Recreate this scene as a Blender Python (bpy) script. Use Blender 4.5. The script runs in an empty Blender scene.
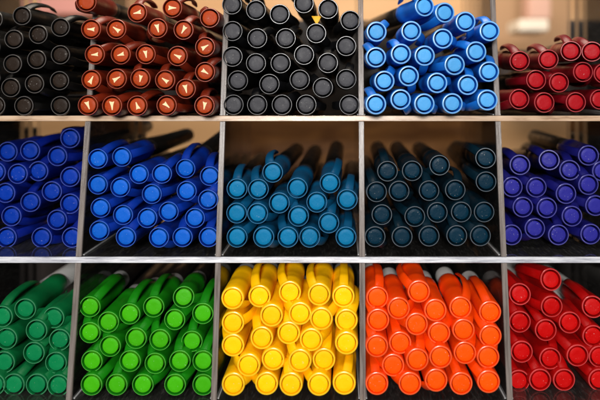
import bpy, bmesh, math, random
from mathutils import Vector, Matrix
random.seed(11)
R_ = math.radians
S = bpy.context.scene
C = S.collection

# ------------------------------------------------------------------ camera model (metres)
F = 564.0            # focal length in photo pixels (photo is 600 wide)
D0 = 0.33
VU, VV = 340.0, 85.0 # principal point in the photo
MS = 0.0002714

def depth(v):        # depth of the leaning rack front at photo row v
    return D0 / (1 + MS * (v - 120))
def face_y(z):       # same plane as a function of height
    return (D0 + MS * F * z) / (1 - 35 * MS)
def at(u, v, p=1.0):
    y = depth(v) * p
    return Vector(((u - VU) * y / F, y, (VV - v) * y / F))
def at_y(u, v, y):
    return Vector(((u - VU) * y / F, y, (VV - v) * y / F))

# ------------------------------------------------------------------ helpers
def link(name, bm, mats, parent=None, smooth=True, angle=40):
    bmesh.ops.recalc_face_normals(bm, faces=bm.faces)
    me = bpy.data.meshes.new(name)
    bm.to_mesh(me); bm.free()
    if not isinstance(mats, (list, tuple)): mats = [mats]
    for m in mats: me.materials.append(m)
    if smooth:
        for p in me.polygons: p.use_smooth = True
        me.set_sharp_from_angle(angle=R_(angle))
    o = bpy.data.objects.new(name, me)
    C.objects.link(o)
    if parent: o.parent = parent
    return o
def tag(o, label=None, cat=None, group=None, kind=None):
    if label: o['label'] = label
    if cat: o['category'] = cat
    if group: o['group'] = group
    if kind: o['kind'] = kind
    return o
def empty(name, loc=(0, 0, 0)):
    o = bpy.data.objects.new(name, None); C.objects.link(o)
    o.location = loc; o.empty_display_size = 0.01
    return o
def box(bm, x0, x1, y0, y1, z0, z1, mi=0):
    vs = [bm.verts.new(p) for p in ((x0,y0,z0),(x1,y0,z0),(x1,y1,z0),(x0,y1,z0),(x0,y0,z1),(x1,y0,z1),(x1,y1,z1),(x0,y1,z1))]
    for f in ((0,3,2,1),(4,5,6,7),(0,1,5,4),(1,2,6,5),(2,3,7,6),(3,0,4,7)):
        fc = bm.faces.new([vs[i] for i in f]); fc.material_index = mi
    return vs
def prism8(bm, pts):    # 8 arbitrary corners, same order as box
    vs = [bm.verts.new(p) for p in pts]
    for f in ((0,3,2,1),(4,5,6,7),(0,1,5,4),(1,2,6,5),(2,3,7,6),(3,0,4,7)):
        bm.faces.new([vs[i] for i in f])
def lathe(bm, prof, n=40, closed=False):
    """profile of (y, r) spun round the Y axis; r = 0 closes to a point"""
    rings = []
    for (y, r) in prof:
        if r < 1e-7: rings.append([bm.verts.new((0, y, 0))])
        else: rings.append([bm.verts.new((r*math.cos(2*math.pi*i/n), y, r*math.sin(2*math.pi*i/n))) for i in range(n)])
    pairs = list(zip(rings, rings[1:]))
    if closed: pairs.append((rings[-1], rings[0]))
    for a, b in pairs:
        for i in range(n):
            j = (i+1) % n
            if len(a) == 1 and len(b) == 1: continue
            if len(a) == 1: bm.faces.new((a[0], b[j], b[i]))
            elif len(b) == 1: bm.faces.new((a[i], a[j], b[0]))
            else: bm.faces.new((a[i], a[j], b[j], b[i]))

# ------------------------------------------------------------------ materials
def new_mat(name):
    m = bpy.data.materials.new(name); m.use_nodes = True
    nt = m.node_tree
    return m, nt, nt.nodes['Principled BSDF']
def srgb(h):
    h = h.lstrip('#')
    out = []
    for i in (0, 2, 4):
        c = int(h[i:i+2], 16) / 255
        out.append(c/12.92 if c <= .04045 else ((c+.055)/1.055)**2.4)
    return tuple(out) + (1,)
def plastic(name, col, rough=.35, spec=.5, bump=.12, vary=.12, speck=0.0, sss=0.0, coat=0.0):
    m, nt, b = new_mat(name)
    N, L = nt.nodes, nt.links
    tc = N.new('ShaderNodeTexCoord'); oi = N.new('ShaderNodeObjectInfo')
    nz = N.new('ShaderNodeTexNoise'); nz.noise_dimensions = '4D'
    nz.inputs['Scale'].default_value = 260; nz.inputs['Detail'].default_value = 5
    wm = N.new('ShaderNodeMath'); wm.operation = 'MULTIPLY'; wm.inputs[1].default_value = 50
    L.new(oi.outputs['Random'], wm.inputs[0]); L.new(wm.outputs[0], nz.inputs['W'])
    L.new(tc.outputs['Object'], nz.inputs['Vector'])
    hsv = N.new('ShaderNodeHueSaturation'); hsv.inputs['Color'].default_value = col
    mr = N.new('ShaderNodeMapRange'); mr.inputs['To Min'].default_value = 1-vary; mr.inputs['To Max'].default_value = 1+vary
    ad = N.new('ShaderNodeMath'); ad.operation = 'ADD'
    hl = N.new('ShaderNodeMath'); hl.operation = 'MULTIPLY'; hl.inputs[1].default_value = .5
    L.new(oi.outputs['Random'], ad.inputs[0]); L.new(nz.outputs['Fac'], ad.inputs[1]); L.new(ad.outputs[0], hl.inputs[0])
    L.new(hl.outputs[0], mr.inputs['Value']); L.new(mr.outputs[0], hsv.inputs['Value'])
    csock = hsv.outputs['Color']
    if speck:  # pale dust specks, also painting small white glints into the colour
        n3 = N.new('ShaderNodeTexNoise'); n3.noise_dimensions = '4D'; n3.inputs['Scale'].default_value = 1100; n3.inputs['Detail'].default_value = 3
        L.new(tc.outputs['Object'], n3.inputs['Vector']); L.new(wm.outputs[0], n3.inputs['W'])
        rr = N.new('ShaderNodeMapRange'); rr.inputs['From Min'].default_value = .66; rr.inputs['From Max'].default_value = .72
        rr.inputs['To Max'].default_value = speck
        L.new(n3.outputs['Fac'], rr.inputs['Value'])
        mx = N.new('ShaderNodeMix'); mx.data_type = 'RGBA'
        L.new(rr.outputs[0], mx.inputs['Factor']); L.new(csock, mx.inputs[6]); mx.inputs[7].default_value = (.75, .72, .66, 1)
        csock = mx.outputs[2]
    L.new(csock, b.inputs['Base Color'])
    n2 = N.new('ShaderNodeTexNoise'); n2.inputs['Scale'].default_value = 900; n2.inputs['Detail'].default_value = 3
    L.new(tc.outputs['Object'], n2.inputs['Vector'])
    bp = N.new('ShaderNodeBump'); bp.inputs['Strength'].default_value = bump; bp.inputs['Distance'].default_value = .0004
    L.new(n2.outputs['Fac'], bp.inputs['Height']); L.new(bp.outputs[0], b.inputs['Normal'])
    r2 = N.new('ShaderNodeMapRange'); r2.inputs['From Min'].default_value = .3; r2.inputs['From Max'].default_value = .7
    r2.inputs['To Min'].default_value = rough*.8; r2.inputs['To Max'].default_value = min(1, rough*1.35)
    L.new(nz.outputs['Fac'], r2.inputs['Value']); L.new(r2.outputs[0], b.inputs['Roughness'])
    b.inputs['Specular IOR Level'].default_value = spec
    if coat: b.inputs['Coat Weight'].default_value = coat; b.inputs['Coat Roughness'].default_value = .12
    if sss:
        b.inputs['Subsurface Weight'].default_value = sss
        b.inputs['Subsurface Radius'].default_value = (.003, .0015, .0008); b.inputs['Subsurface Scale'].default_value = .4
    return m

def acrylic():
    m = bpy.data.materials.new('clear_acrylic'); m.use_nodes = True
    nt = m.node_tree; N, L = nt.nodes, nt.links; N.clear()
    out = N.new('ShaderNodeOutputMaterial'); mx = N.new('ShaderNodeMixShader')
    tr = N.new('ShaderNodeBsdfTransparent'); tr.inputs['Color'].default_value = (.95, .95, .955, 1)
    gl = N.new('ShaderNodeBsdfGlossy'); gl.inputs['Roughness'].default_value = .03
    fr = N.new('ShaderNodeFresnel'); fr.inputs['IOR'].default_value = 1.5
    tc = N.new('ShaderNodeTexCoord')
    # fine scratches and dust film
    mp = N.new('ShaderNodeMapping'); mp.inputs['Scale'].default_value = (60, 12, 60)
    nz = N.new('ShaderNodeTexNoise'); nz.inputs['Scale'].default_value = 14; nz.inputs['Detail'].default_value = 7; nz.inputs['Roughness'].default_value = .7
    L.new(tc.outputs['Object'], mp.inputs[0]); L.new(mp.outputs[0], nz.inputs['Vector'])
    bp = N.new('ShaderNodeBump'); bp.inputs['Strength'].default_value = .05; bp.inputs['Distance'].default_value = .0003
    L.new(nz.outputs['Fac'], bp.inputs['Height']); L.new(bp.outputs[0], gl.inputs['Normal'])
    df = N.new('ShaderNodeBsdfDiffuse'); df.inputs['Color'].default_value = (.5, .48, .45, 1)
    rp = N.new('ShaderNodeMapRange'); rp.inputs['From Min'].default_value = .5; rp.inputs['From Max'].default_value = .8
    rp.inputs['To Min'].default_value = .035; rp.inputs['To Max'].default_value = .16
    L.new(nz.outputs['Fac'], rp.inputs['Value'])
    m2 = N.new('ShaderNodeMixShader')
    L.new(rp.outputs[0], m2.inputs[0]); L.new(tr.outputs[0], m2.inputs[1]); L.new(df.outputs[0], m2.inputs[2])
    L.new(fr.outputs[0], mx.inputs[0]); L.new(m2.outputs[0], mx.inputs[1]); L.new(gl.outputs[0], mx.inputs[2])
    L.new(mx.outputs[0], out.inputs['Surface'])
    return m

def edge_mat(name, c1, c2, scr, stretch, clear=.25):
    m, nt, b = new_mat(name)
    N, L = nt.nodes, nt.links
    tc = N.new('ShaderNodeTexCoord'); mp = N.new('ShaderNodeMapping'); mp.inputs['Scale'].default_value = stretch
    L.new(tc.outputs['Object'], mp.inputs[0])
    nz = N.new('ShaderNodeTexNoise'); nz.inputs['Scale'].default_value = 60; nz.inputs['Detail'].default_value = 7; nz.inputs['Roughness'].default_value = .65
    L.new(mp.outputs[0], nz.inputs['Vector'])
    cr = N.new('ShaderNodeValToRGB')
    e = cr.color_ramp.elements
    e[0].position = .34; e[0].color = scr
    e[1].position = .44; e[1].color = c1
    k = e.new(.62); k.color = c2
    L.new(nz.outputs['Fac'], cr.inputs[0]); L.new(cr.outputs[0], b.inputs['Base Color'])
    b.inputs['Roughness'].default_value = .25
    trn = N.new('ShaderNodeBsdfTransparent'); mxs = N.new('ShaderNodeMixShader')
    fm = N.new('ShaderNodeMapRange'); fm.inputs['To Min'].default_value = clear*.4; fm.inputs['To Max'].default_value = min(1, clear*1.6)
    L.new(nz.outputs['Fac'], fm.inputs['Value']); L.new(fm.outputs[0], mxs.inputs[0])
    L.new(b.outputs[0], mxs.inputs[1]); L.new(trn.outputs[0], mxs.inputs[2]); L.new(mxs.outputs[0], N['Material Output'].inputs['Surface'])
    bp = N.new('ShaderNodeBump'); bp.inputs['Strength'].default_value = .5; bp.inputs['Distance'].default_value = .0004
    L.new(nz.outputs['Fac'], bp.inputs['Height']); L.new(bp.outputs[0], b.inputs['Normal'])
    return m

M_ac = acrylic()
M_edge_lit_warm = edge_mat('acrylic_edge_lit_warm', (.56,.38,.25,1), (.72,.53,.37,1), (.34,.21,.13,1), (.7, 1, 8), .12)  # warm light in the cut edge, painted as beige
M_edge_lit_white = edge_mat('acrylic_edge_lit_white', (.52,.53,.58,1), (.88,.89,.93,1), (.30,.30,.35,1), (.9, 1, 14), .12)  # lamp reflection on the cut edge, painted as white
M_edge_vert = edge_mat('acrylic_edge_upright', (.21,.175,.155,1), (.38,.33,.30,1), (.13,.10,.09,1), (14, 1, .6), .42)
M_seam = edge_mat('acrylic_glue_seam', (.6,.6,.6,1), (.8,.8,.8,1), (.4,.4,.4,1), (1, .4, 1), .45)

# ------------------------------------------------------------------ rack of clear acrylic
DIV_U = [-47.5, 88.2, 222.8, 361.3, 497.8, 634.0]     # divider centres at v = 120
SH_V = [-24.0, 118.4, 259.8, 404.5]                   # shelf edge centres
T = 2.7 * .585e-3                                     # half thickness of a sheet
DEPTH = 0.100
rack = empty('pen_rack', (0, face_y(at(300, 404.5).z) + DEPTH/2, at(300, 404.5).z - T))
tag(rack, 'clear acrylic pen rack of square compartments, beige and white light painted on its cut edges', 'rack')
inv = Vector(rack.location)
BACK = D0 / .776
def rack_part(name, bm, mat, parent):
    for v in bm.verts: v.co -= inv
    return link(name, bm, mat, parent, smooth=False)
div_x = [(u - VU) * D0 / F for u in DIV_U]
sh_z = [at(300, v).z for v in SH_V]
XL, XR = div_x[0] - T, div_x[-1] + T
for i, z in enumerate(sh_z):
    bm = bmesh.new()
    y0, y1 = face_y(z + T), face_y(z - T)
    yf = min(y0, y1)
    prism8(bm, [(XL, y1+.0008, z-T), (XR, y1+.0008, z-T), (XR, BACK, z-T), (XL, BACK, z-T),
                (XL, y0+.0008, z+T), (XR, y0+.0008, z+T), (XR, BACK, z+T), (XL, BACK, z+T)])
    sh = rack_part('shelf', bm, M_ac, rack)
    bm = bmesh.new()
    prism8(bm, [(XL, y1-.0006, z-T), (XR, y1-.0006, z-T), (XR, y1+.0007, z-T), (XL, y1+.0007, z-T),
                (XL, y0-.0006, z+T), (XR, y0-.0006, z+T), (XR, y0+.0007, z+T), (XL, y0+.0007, z+T)])
    bmesh.ops.bevel(bm, geom=[e for e in bm.edges], offset=.00025, segments=1, affect='EDGES')
    e = rack_part('cut_edge', bm, M_edge_lit_white if i >= 2 else M_edge_lit_warm, sh)
for r in range(3):
    zt, zb = sh_z[r] - T - .0001, sh_z[r+1] + T + .0001
    for x in div_x:
        bm = bmesh.new()
        yt, yb = face_y(zt) + .0008, face_y(zb) + .0008
        prism8(bm, [(x-T, yb, zb), (x+T, yb, zb), (x+T, BACK-.0004, zb), (x-T, BACK-.0004, zb),
                    (x-T, yt, zt), (x+T, yt, zt), (x+T, BACK-.0004, zt), (x-T, BACK-.0004, zt)])
        dv = rack_part('divider', bm, M_ac, rack)
        bm = bmesh.new()
        prism8(bm, [(x-T, yb-.0016, zb), (x+T, yb-.0016, zb), (x+T, yb-.0001, zb), (x-T, yb-.0001, zb),
                    (x-T, yt-.0016, zt), (x+T, yt-.0016, zt), (x+T, yt-.0001, zt), (x-T, yt-.0001, zt)])
        bmesh.ops.bevel(bm, geom=[e for e in bm.edges], offset=.00022, segments=1, affect='EDGES')
        rack_part('cut_edge', bm, M_edge_vert, dv)
        bm = bmesh.new()
        for sx in (-1, 1):
            xa, xb = sorted((x + sx*(T+.0001), x + sx*(T+.0008)))
            box(bm, xa, xb, yb+.001, BACK-.001, zb+.0002, zb+.0008)
        rack_part('glue_seam', bm, M_seam, dv)

# ------------------------------------------------------------------ pens
RAD = 0.0060
CAPL = 0.036
LEN = 0.135
def clip_mesh(R, w=.0046, t=.0014):
    """arched pocket clip, standing off the cap along +X of the pen"""
    path = [(.0016, R-.0008), (.0034, R+.0006), (.0066, R+.0022), (.011, R+.0033), (.017, R+.0039), (.023, R+.0040), (.028, R+.0034), (.0315, R+.0022), (.0338, R+.0016)]
    bm = bmesh.new(); rings = []
    n = len(path)
    for i, (y, r) in enumerate(path):
        a = path[max(0, i-1)]; b = path[min(n-1, i+1)]
        ty, tr = b[0]-a[0], b[1]-a[1]; L = math.hypot(ty, tr); ny, nr = -tr/L, ty/L
        k = i/(n-1)
        ww = w*(1.12-.30*k)/2; tt = t*(1.15-.35*k)/2
        if i == n-1: ww *= .7; tt *= .6
        ring = []
        for (sx, sy) in ((-1,-1),(-.0,-1),(1,-1),(1,.2),(.72,1),(0,1.15),(-.72,1),(-1,.2)):
            ring.append(bm.verts.new((r + nr*sy*tt, y + ny*sy*tt, sx*ww)))
        rings.append(ring)
    for a, b in zip(rings, rings[1:]):
        for i in range(8):
            j = (i+1) % 8
            bm.faces.new((a[i], a[j], b[j], b[i]))
    bm.faces.new(rings[0]); bm.faces.new(rings[-1][::-1])
    return bm

def make_pen(name, cap_m, rim_m, plug_m, collar_m, barrel_m, disc=.68, inner=.84, col_len=.008, mark=None):
    R = RAD
    root = empty(name)
    bm = bmesh.new()
    lathe(bm, [(.0003, R*inner), (0, R*(inner+.02)), (0, R*(inner+.075 if inner < .85 else .935)), (.00018, R*.955), (.0006, R*.982), (.0015, R), (.016, R*1.005), (.0265, R*1.01),
               (.0268, R*1.035), (CAPL-.0004, R*1.045), (CAPL, R*1.03), (CAPL, R*.93), (.030, R*.90), (.0140, R*.90), (.0136, R*inner)], closed=True, n=44)
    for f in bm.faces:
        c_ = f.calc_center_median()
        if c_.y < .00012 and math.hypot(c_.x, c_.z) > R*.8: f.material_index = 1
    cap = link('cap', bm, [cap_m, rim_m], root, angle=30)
    clip = link('clip', clip_mesh(R), cap_m, cap, angle=60)
    bm = bmesh.new()
    lathe(bm, [(.00025, 0), (.0002, R*disc*.5), (.00018, R*(disc-.05)), (.0003, R*(disc-.015)), (.0007, R*disc), (.0130, R*disc), (.0136, R*(inner+.03)), (.0142, R*(inner+.02)), (.0146, 0)], n=40)
    plug = link('end_plug', bm, plug_m, root, angle=35)
    bm = bmesh.new()
    e0 = CAPL + .0002
    lathe(bm, [(.032, 0), (.032, R*.84), (e0+.001, R*.86), (e0+.0015, R*.90), (e0+col_len, R*.92), (e0+col_len, R*.5), (e0+col_len, 0)], n=32)
    link('collar', bm, collar_m, root, angle=30)
    bm = bmesh.new()
    b0 = e0 + col_len + .0002
    lathe(bm, [(b0, 0), (b0, R*.90), (b0+.0006, R*.95), (b0+.02, R*.97), (LEN-.012, R*.95), (LEN-.006, R*.86), (LEN-.002, R*.62), (LEN-.0004, R*.3), (LEN, 0)], n=32)
    link('barrel', bm, barrel_m, root, angle=30)
    return root

def copy_tree(o, parent=None):
    c = o.copy(); C.objects.link(c); c.parent = parent
    for ch in list(o.children): copy_tree(ch, c)
    return c

GREY_BARREL = plastic('barrel_charcoal', srgb('#171412'), .34, bump=.15)
BLACK_BARREL = plastic('barrel_black', srgb('#100e0c'), .32, bump=.15)
COL_DARK = plastic('collar_dark', srgb('#2a2624'), .4)
COL_PALE = plastic('collar_pale', srgb('#c9c8c4'), .35)
COL_SMOKE = plastic('collar_smoke', srgb('#8d8c8a'), .35)
MARK = plastic('cream_mark', srgb('#f6d5a4'), .5, vary=.05)

# name, colour words, crop origin and scale of the measurements, rows from the top down of (X, Y, clip angle), cap hex, plug hex, options
ANY = None
K32 = 3.2; K27 = 2.668
SETS = [
 dict(word='dull black', rim=.07, where='the far upper left compartment', cap='#0c0b0a', plug='#281f19', u0=0, v0=0, s=K32, disc=.70, inner=.86, P=.985, sc=.97, speck=.25,
      rows=[[(-22,62),(70,50,40),(193,87,30)],[(-30,150),(44,125),(122,110)],[(40,204),(117,190),(193,175)],[(-30,250),(34,280),(110,268),(190,258)],[(-14,338),(76,338),(193,338)]], side='right'),
 dict(word='brown', where='the compartment of brown pens', cap='#6c1e0a', plug='#a33c15', u0=70, v0=0, s=K32, disc=.72, inner=.88, P=.955, sc=.985, mark=True,
      rows=[[(52,5,200),(215,40),(327,25,80),(447,57,140)],[(67,93,45),(148,93,-80),(280,90),(363,95,60)],[(79,174),(162,174,40),(242,173,-10),(344,179,-60),(432,150,95)],
            [(68,255),(149,252),(225,251),(304,256,110),(370,284),(432,230,60)],[(57,337,40),(134,338,50),(215,338),(309,337,-20),(430,338,110)]]),
 dict(word='black', rim=.13, where='the compartment of black pens', cap='#09090b', plug='#434347', u0=210, v0=0, s=K32, disc=.72, inner=.89, P=.985, sc=1.02, speck=.25,
      rows=[[(70,14),(147,32),(223,45,-30),(300,10),(378,28),(449,65,200)],[(72,99,-35),(151,122,40),(242,122),(340,106,-40),(436,147,190)],[(72,181,-40),(147,202),(226,202,-70),(301,175),(377,201)],
            [(89,258,190),(190,269),(287,255),(361,280,160),(436,253,65)],[(75,335,120),(151,335,110),(230,335,30),(308,335),(446,335,-160)]]),
 dict(word='sky blue', rim=.10, where='the compartment of sky blue pens', cap='#1268c6', plug='#50a2e2', u0=350, v0=0, s=K32, disc=.65, inner=.81, P=.95, sc=1.0,
      rows=[[(239,20,100),(304,40,-110),(370,69,-40),(447,99,125)],[(85,101,20),(196,99,-30),(297,123,-25),(404,165,150)],[(83,183,130),(163,172,140),(239,178,-90),(335,207,188),(445,229,75)],
            [(110,259,45),(188,243,-70),(279,265,0),(377,271,60)],[(83,333,120),(162,318,-45),(238,332,-25),(328,331,-30),(440,320,200)]]),
 dict(word='crimson', where='the upper right compartment', cap='#6c0410', plug='#a8121c', u0=490, v0=0, s=K32, disc=.71, inner=.86, P=.99, sc=1.02,
      rows=[[(95,195,135),(187,190,125),(259,163,128),(327,165,150)],[(148,256,175),(221,264,150),(298,230,-20),(364,235)],[(94,317,185),(174,328,-60),(275,327,150),(352,318)]]),
 dict(word='navy blue', where='the far left compartment', cap='#041a78', plug='#07339a', u0=0, v0=115, s=K27, disc=.70, inner=.86, P=1.055, sc=1.06,
      rows=[[(20,98,-30),(80,95,20),(153,110,0),(187,62,150)],[(-12,152),(47,157),(102,150,40),(187,165)],[(14,208),(81,232,100),(138,204,30),(187,237)],[(-30,262),(30,270,-60),(152,280,-10)],[(17,327),(111,327,-10),(192,327)]], side='right'),
 dict(word='royal blue', where='the compartment of royal blue pens', cap='#073096', plug='#0e5cc4', u0=70, v0=115, s=K27, disc=.72, inner=.88, P=0.999, sc=0.99,
      rows=[[(74,117,30),(138,112,-8),(308,143,118),(373,163,70)],[(74,186,30),(134,193,-10),(184,158,0),(245,157,30),(311,203,-30),(368,226,80)],[(81,248,30),(141,267,35),(218,211,5),(263,258,40),(333,275,0)],
            [(78,309,30),(149,326,60),(206,275,70),(237,327,-30),(300,326,95),(370,326,70)]]),
 dict(word='turquoise blue', where='the compartment of turquoise pens', cap='#04496e', plug='#0a709f', u0=210, v0=115, s=K27, disc=.72, inner=.88, P=.99, sc=1.02, dark=True,
      rows=[[(72,197,108),(129,198,118),(167,153,135),(233,195,-140),(320,182,38),(366,226,72)],[(71,262,40),(127,263,-25),(185,235,-10),(236,270,115),(285,233,-15)],[(72,326,60),(143,326,-20),(208,326,130),(266,326,-20),(317,288,60),(363,326,80)]]),
 dict(word='dark teal', rim=.09, where='the compartment of dark teal pens', cap='#021c28', plug='#03283a', u0=350, v0=115, s=K27, disc=.70, inner=.86, P=.99, sc=1.02, speck=.25, dark=True,
      rows=[[(100,150),(166,149,-130),(239,134,-150),(362,115,125)],[(71,205,110),(131,203),(211,202,100),(281,200),(363,178,170)],[(85,266,-70),(173,271),(233,260,90),(297,259,70),(358,259)],[(67,325),(139,325,120),(211,323,100),(285,322,80),(348,322,140)]]),
 dict(word='violet blue', where='the lower edge of the right-hand compartment', cap='#121260', plug='#2c2b8c', u0=490, v0=115, s=K27, disc=.68, inner=.84, P=1.035, sc=1.06, speck=.3, dark=True,
      rows=[[(80,133,150),(158,120,160),(213,147,100),(263,108,190)],[(60,192,110),(124,193,150),(203,210,170),(263,186,120),(300,150)],[(88,246,170),(152,248,120),(219,270,70),(282,242,160)],[(58,320,100),(120,303,-140),(183,320,60),(269,318,150)]]),
 dict(word='dark green', where='the far lower left compartment', cap='#056634', plug='#0a7a46', u0=0, v0=250, s=K27, disc=.70, inner=.86, P=1.026, sc=1.065, collar='pale', clen=0.045,
      rows=[[(5,178,60),(67,158,-40),(143,181,-50)],[(17,237,120),(97,215,50),(159,240,60)],[(10,300),(90,275,50),(149,301,110)],[(-16,360),(36,360,60),(98,360,40),(155,362,50)]], side='right'),
 dict(word='bright green', where='the compartment of bright green pens', cap='#137c0c', plug='#42b010', u0=70, v0=250, s=K27, disc=.72, inner=.88, P=1.003, sc=1.02, collar='smoke',
      rows=[[(53,152,62),(159,171,62),(223,152,78),(303,126,-38),(354,170,62)],[(53,221,100),(102,193,-40),(176,236,80),(240,240,110),(279,186,60)],[(58,297,70),(107,257,120),(160,297,80),(227,303,110),(293,297,80),(325,244,100),(355,297,80)],
            [(57,360,50),(124,360,70),(194,360,15),(280,360,60),(355,360,70)]]),
 dict(word='yellow', rim=.02, where='the compartment of yellow pens', cap='#ffc000', plug='#ffcc08', u0=210, v0=250, s=K27, disc=.74, inner=.815, P=.99, sc=1.07, collar='smoke',
      rows=[[(60,129,-60),(132,124,122),(213,113,152),(291,119,152),(356,124,72)],[(61,195,-15),(164,175,-70),(240,170,150),(297,184,15),(364,188,80)],[(61,255,110),(138,235,110),(210,222,80),(270,240,20),(364,249,-88)],
            [(103,308,160),(168,292,-15),(240,296,110),(304,293,70)],[(62,359,20),(151,357,160),(216,359,130),(291,359,165),(358,356,90)]]),
 dict(word='orange', rim=.03, where='the compartment of orange pens', cap='#f54400', plug='#fb5504', u0=350, v0=250, s=K27, disc=.75, inner=.825, P=.99, sc=1.06, collar='pale', clen=.014,
      rows=[[(73,127,102),(184,111,165),(130,156,20),(228,161,-80),(295,154,30),(374,166,98)],[(75,187,100),(178,198,165),(238,222,20),(303,214,80),(375,230,100)],[(72,257,100),(134,248,115),(180,293,95),(242,286,140),(307,275,60),(369,286,80)],
            [(72,357,105),(115,308,160),(160,357,160),(230,348,-160),(297,357,110),(370,352,150)]]),
 dict(word='bright red', where='the lower right compartment', cap='#a80505', plug='#c20b0b', u0=490, v0=250, s=K27, disc=.70, inner=.84, P=1.03, sc=1.08, collar='pale', clen=0.055,
      rows=[[(80,118,150),(163,79,175),(275,152,150)],[(80,192,120),(165,151,160),(213,194,140),(276,230,130)],[(85,272,110),(149,214,110),(161,290,90),(234,282,130),(293,285,120)],[(77,350,90),(134,347,110),(198,347,80),(292,347,120)]]),
]
# rear ends that can be seen in the photo, by (set word, X, Y) -> photo position of the far tip
TIPS = {
 ('sky blue',239,20):(366,29), ('sky blue',304,40):(388,34),
 ('brown',52,5):(150,24),
 ('royal blue',138,112):(190,134), ('royal blue',308,143):(232,130), ('royal blue',373,163):(236,145), ('royal blue',245,157):(205,148),
 ('turquoise blue',167,153):(298,149), ('turquoise blue',233,195):(316,150), ('turquoise blue',320,182):(337,146), ('turquoise blue',366,226):(352,166),
 ('turquoise blue',129,198):(278,160), ('turquoise blue',72,197):(262,158),
 ('dark teal',100,150):(377,147), ('dark teal',166,149):(396,147), ('dark teal',239,134):(418,148), ('dark teal',362,115):(455,147), ('dark teal',363,178):(452,150),
 ('violet blue',263,108):(532,136), ('violet blue',158,120):(514,156), ('violet blue',80,133):(484,156), ('violet blue',213,147):(520,160),
 ('dark green',67,158):(118,235), ('bright green',303,126):(218,255), ('bright green',223,152):(205,246),
 ('crimson',95,195):(478,58), ('crimson',187,190):(505,62), ('crimson',259,163):(535,56), ('crimson',327,165):(552,56),
 ('bright red',163,79):(478,255), ('bright red',275,152):(530,262), ('bright red',80,118):(475,250),
}
ORD = ['first','second','third','fourth','fifth','sixth','seventh','eighth']
used_meshes = []
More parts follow.
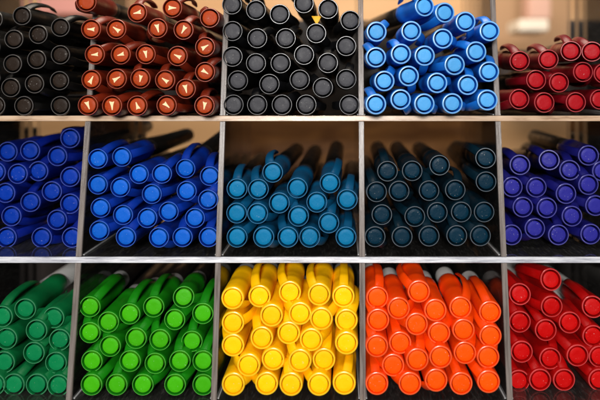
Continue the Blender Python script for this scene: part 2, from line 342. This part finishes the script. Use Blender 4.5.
for st in SETS:
    rnd = random.Random(st['word'])
    w = st['word'].replace(' ', '_')
    cap_m = plastic('cap_'+w, srgb(st['cap']), .36, spec=.5, bump=.10, vary=.10, sss=0)  # darker than the plug: side shade is painted into the cap colour
    plug_m = plastic('plug_'+w, srgb(st['plug']), .45, spec=.12, bump=.22, vary=.16, speck=st.get('speck', .22), sss=0)
    col_m = {'pale': COL_PALE, 'smoke': COL_SMOKE}.get(st.get('collar'), COL_DARK)
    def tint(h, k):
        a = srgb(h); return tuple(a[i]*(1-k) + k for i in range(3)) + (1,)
    rim_m = plastic('rim_highlight_'+w, tint(st['plug'], st.get('rim', .05)), .25, spec=.6, bump=.05, vary=.12)  # rim highlight painted in: plug colour lightened towards white
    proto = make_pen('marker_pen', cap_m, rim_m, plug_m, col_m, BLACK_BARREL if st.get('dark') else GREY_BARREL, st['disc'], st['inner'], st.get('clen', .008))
    first = True
    nrow = len(st['rows'])
    for ri, row in enumerate(st['rows']):
        up = nrow - 1 - ri
        layer = 'bottom layer' if up == 0 else ('top layer' if ri == 0 else '%s layer up' % ORD[up])
        order = sorted(row, key=lambda q: q[0])
        for k, q in enumerate(order):
            if first: pen = proto; first = False
            else: pen = copy_tree(proto)
            X, Y = q[0], q[1]
            u, v = st['u0'] + X/st['s'], st['v0'] + Y/st['s']
            P = (min(st['P'], 1.018) if st['word'] == 'dark green' and up == 0 else st['P']) + rnd.uniform(-.006, .008)
            pos = at(u, v, P)
            pen.location = pos
            sc = st['sc']
            tip = TIPS.get((st['word'], X, Y))
            if tip:
                # direction so that the pen points at the tip seen in the photo, at the distance its length gives
                ln = LEN*sc; y2 = pos.y + ln
                for _ in range(6):
                    tp = at_y(tip[0], tip[1], y2); dv = (tp - pos)
                    y2 = pos.y + ln * dv.y / dv.length
                d = (at_y(tip[0], tip[1], y2) - pos).normalized()
            else:
                yaw = R_(rnd.gauss(0, .7)); pit = R_(rnd.gauss(-.6 if up else -1.6, .5))
                d = Vector((math.sin(yaw), math.cos(yaw), math.sin(pit))).normalized()
            qt = Vector((0, 1, 0)).rotation_difference(d)
            others = [(st['u0'] + o_[0]/st['s'], st['v0'] + o_[1]/st['s']) for rw in st['rows'] for o_ in rw if o_ is not q]
            rpx = RAD * sc * F / pos.y
            def room(a):
                # free space round the clip: distance to the nearest neighbour and to the sheets
                m_ = 99
                for k_ in (1.15, 1.6):
                    cu, cv = u + k_*rpx*math.cos(R_(a)), v - k_*rpx*math.sin(R_(a))
                    m_ = min([m_] + [math.hypot(cu-x_, cv-y_) for x_, y_ in others])
                    z_ = (VV - cv) * pos.y / F; x_ = (cu - VU) * pos.y / F
                    m_ = min(m_, rpx + min(abs(x_ - dx) for dx in div_x)*F/pos.y - 3, rpx + min(abs(z_ - dz) for dz in sh_z)*F/pos.y - 3)
                return m_
            if len(q) > 2: cand = [q[2] + d_ for d_ in (0, -8, 8, -16, 16, -24, 24)]; ang = max(cand, key=lambda a: room(a) - .03*abs(a - q[2]))
            else: cand = [rnd.uniform(0, 360) for _ in range(14)]; ang = max(cand, key=room)
            # clip stands along pen +X; turn about the pen's axis: image angle a (0 right, 90 up)
            spin = Matrix.Rotation(-R_(ang), 4, 'Y')
            pen.rotation_euler = (qt.to_matrix().to_4x4() @ spin).to_euler()
            pen.scale = (sc, sc, sc)
            n = len(order)
            if st.get('side') == 'right':
                kk = n - 1 - k
                pl = ('rightmost' if kk == 0 else '%s from the right' % ORD[kk])
            else:
                pl = ('leftmost' if k == 0 else '%s from the left' % ORD[k])
            tag(pen, '%s marker pen, %s in the %s of its compartment' % (st['word'], pl.replace('from the', 'from'), layer),
                'pen', '%s pens stacked in one compartment' % st['word'])
            if st.get('mark') and not (ri == 0 and k in (0, 3)):
                # cream arrow-shaped mark on the end plug
                plug = [c for c in pen.children if c.name.startswith('end_plug')][0]
                R = RAD
                a0 = rnd.uniform(0, 2*math.pi); off = (0, 0); g = rnd.uniform(.85, 1.1)
                shp = [(-.42*g, -.24*g), (-.34*g, .04), (-.38*g, .24*g), (-.05*g, .13), (.40*g, .05), (.42*g, -.03), (0, -.10*g)]
                bm = bmesh.new()
                pts = []
                for (px, pz) in shp:
                    xx = px*math.cos(a0) - pz*math.sin(a0) + off[0]*.5; zz = px*math.sin(a0) + pz*math.cos(a0) + off[1]*.5
                    pts.append((xx*R*.95, zz*R*.95))
                fr = [bm.verts.new((x, .00004, z)) for x, z in pts]; bk = [bm.verts.new((x, .00035, z)) for x, z in pts]
                bm.faces.new(fr); bm.faces.new(bk[::-1])
                for i in range(len(pts)):
                    j = (i+1) % len(pts); bm.faces.new((fr[i], bk[i], bk[j], fr[j]))
                link('end_mark', bm, MARK, plug, smooth=False)

# small yellow triangle between the black pens, for something yellow behind the gap
bm = bmesh.new()
c = at(316.5, 20, 1.0)
pp = [(-.0030, .0024), (.0030, .0024), (.0006, -.0022), (-.0002, -.0024)]
fr = [bm.verts.new((x, 0, z)) for x, z in pp]; bk = [bm.verts.new((x*1.0, .0006, z)) for x, z in pp]
bm.faces.new(fr); bm.faces.new(bk[::-1])
for i in range(4):
    j = (i+1) % 4; bm.faces.new((fr[i], bk[i], bk[j], fr[j]))
t = link('yellow_triangle', bm, plastic('plain_yellow', srgb('#f5b420'), .7, vary=.1), None, smooth=False)
t.location = c
tag(t, 'small yellow triangular piece seen between the black pens', 'paper tab')

# ------------------------------------------------------------------ what stands behind the rack
def wood_mat(name, dark, light, sc=9):
    m, nt, b = new_mat(name); N, L = nt.nodes, nt.links
    tc = N.new('ShaderNodeTexCoord'); mp = N.new('ShaderNodeMapping'); mp.inputs['Scale'].default_value = (1, 1, 5)
    L.new(tc.outputs['Object'], mp.inputs[0])
    nz = N.new('ShaderNodeTexNoise'); nz.inputs['Scale'].default_value = sc; nz.inputs['Detail'].default_value = 6; nz.inputs['Distortion'].default_value = 1.2
    L.new(mp.outputs[0], nz.inputs['Vector'])
    cr = N.new('ShaderNodeValToRGB'); e = cr.color_ramp.elements
    e[0].position = .32; e[0].color = dark; e[1].position = .68; e[1].color = light
    L.new(nz.outputs['Fac'], cr.inputs[0]); L.new(cr.outputs[0], b.inputs['Base Color'])
    b.inputs['Roughness'].default_value = .6
    return m
def slab(name, u0, u1, v0, v1, y, th, mat):
    a = at_y(u0, v1, y); b = at_y(u1, v0, y)
    cx, cz = (a.x+b.x)/2, a.z
    bm = bmesh.new(); box(bm, a.x-cx, b.x-cx, 0, th, 0, b.z-a.z)
    bmesh.ops.bevel(bm, geom=list(bm.edges), offset=min(.002, th*.2), segments=2, affect='EDGES')
    o = link(name, bm, mat, None, smooth=False)
    o.location = (cx, y, cz)
    return o
o = slab('backboard', 230, 474, 96, 330, .60, .015, wood_mat('brown_wood', srgb('#5f3817'), srgb('#9a6a38')))
tag(o, 'brown wooden board standing behind the turquoise and dark teal pens', 'board')
o = slab('infill_panel', -260, 494, 20, 112, .52, .02, wood_mat('dark_fill', srgb('#120c08'), srgb('#24180f')))  # dark panel added so the gaps between pens read black
tag(o, 'dark panel added to blacken the gaps behind the black and sky blue pens', 'infill')
o = slab('infill_block', 500, 760, 50, 112, .54, .06, wood_mat('dark_fill_block', srgb('#1c130d'), srgb('#33241a')))  # dark block added to blacken the gaps at the right
tag(o, 'dark block added to blacken the gaps behind the crimson pens at upper right', 'infill_block')
o = slab('cabinet', -260, 900, 178, 420, .50, .02, wood_mat('dark_fill_low', srgb('#17110d'), srgb('#2a1e17')))  # plain dark panel added low behind the rack
tag(o, 'dark low panel added behind the bottom row of compartments', 'cabinet')
o = slab('back_wall', -500, 1300, -400, 700, 1.25, .02, wood_mat('peach_wall', srgb('#d0a070'), srgb('#e6bd8c'), 1.5))
o.name = 'wall'; tag(o, kind='structure')
o = slab('box', 519, 549, 19, 31, .85, .06, plastic('white_card', srgb('#e8dccb'), .6, vary=.05))
tag(o, 'blurred white carton behind the crimson pens at upper right', 'box')
o = slab('paper_bag', 529, 551, -30, 19, .95, .04, plastic('pink_card', srgb('#d2a795'), .6, vary=.05))
tag(o, 'blurred pink packet above the white carton at upper right', 'packet')
o = slab('cabinet', 493, 571, -60, 70, 1.10, .10, plastic('dun_card', srgb('#b9926e'), .6, vary=.1))
tag(o, 'blurred dull brown cabinet behind the crimson pens', 'cabinet')
o = slab('banner', -60, 128, -60, 14, 1.12, .01, plastic('pink_board', srgb('#eea79c'), .6, vary=.05))
tag(o, 'blurred pale pink board behind the dull black pens at upper left', 'board')

# ------------------------------------------------------------------ light
def area(name, loc, target, size, power, col, sy=None):
    l = bpy.data.lights.new(name, 'AREA'); l.energy = power; l.color = col
    l.shape = 'RECTANGLE' if sy else 'SQUARE'; l.size = size
    if sy: l.size_y = sy
    o = bpy.data.objects.new(name, l); C.objects.link(o); o.location = loc
    o.rotation_euler = (Vector(target) - Vector(loc)).to_track_quat('-Z', 'Y').to_euler()
    return o
area('shop_ceiling_lamp', (-.12, -.10, .60), (0, .34, -.06), .18, 2.4, (1, .97, .93), .22)
area('shop_front_lamp', (-.06, -.85, .24), (0, .34, -.06), .22, 15.5, (1, .97, .94))
area('backdrop_fill', (0, .54, .62), (0, 1.05, -.1), .5, 9.0, (1, .88, .72))  # added lamp, brightens the board and wall behind the rack
W = bpy.data.worlds.new('World'); S.world = W; W.use_nodes = True
W.node_tree.nodes['Background'].inputs[0].default_value = (.6, .55, .52, 1)
W.node_tree.nodes['Background'].inputs[1].default_value = .035

# ------------------------------------------------------------------ camera
cam = bpy.data.cameras.new('camera'); co = bpy.data.objects.new('camera', cam); C.objects.link(co)
co.location = (0, 0, 0); co.rotation_euler = (math.pi/2, 0, 0)
cam.sensor_width = 36; cam.lens = 36*F/600
cam.shift_x = (300-VU)/600; cam.shift_y = -(200-VV)/600
cam.clip_start = .01; cam.clip_end = 50
cam.dof.use_dof = True; cam.dof.focus_distance = .325; cam.dof.aperture_fstop = 4.2
S.camera = co
S.view_settings.view_transform = 'Standard'; S.view_settings.look = 'None'
S.view_settings.exposure = 0; S.view_settings.gamma = 1
S.cycles.max_bounces = 12; S.cycles.transparent_max_bounces = 24
S.cycles.use_denoising = True
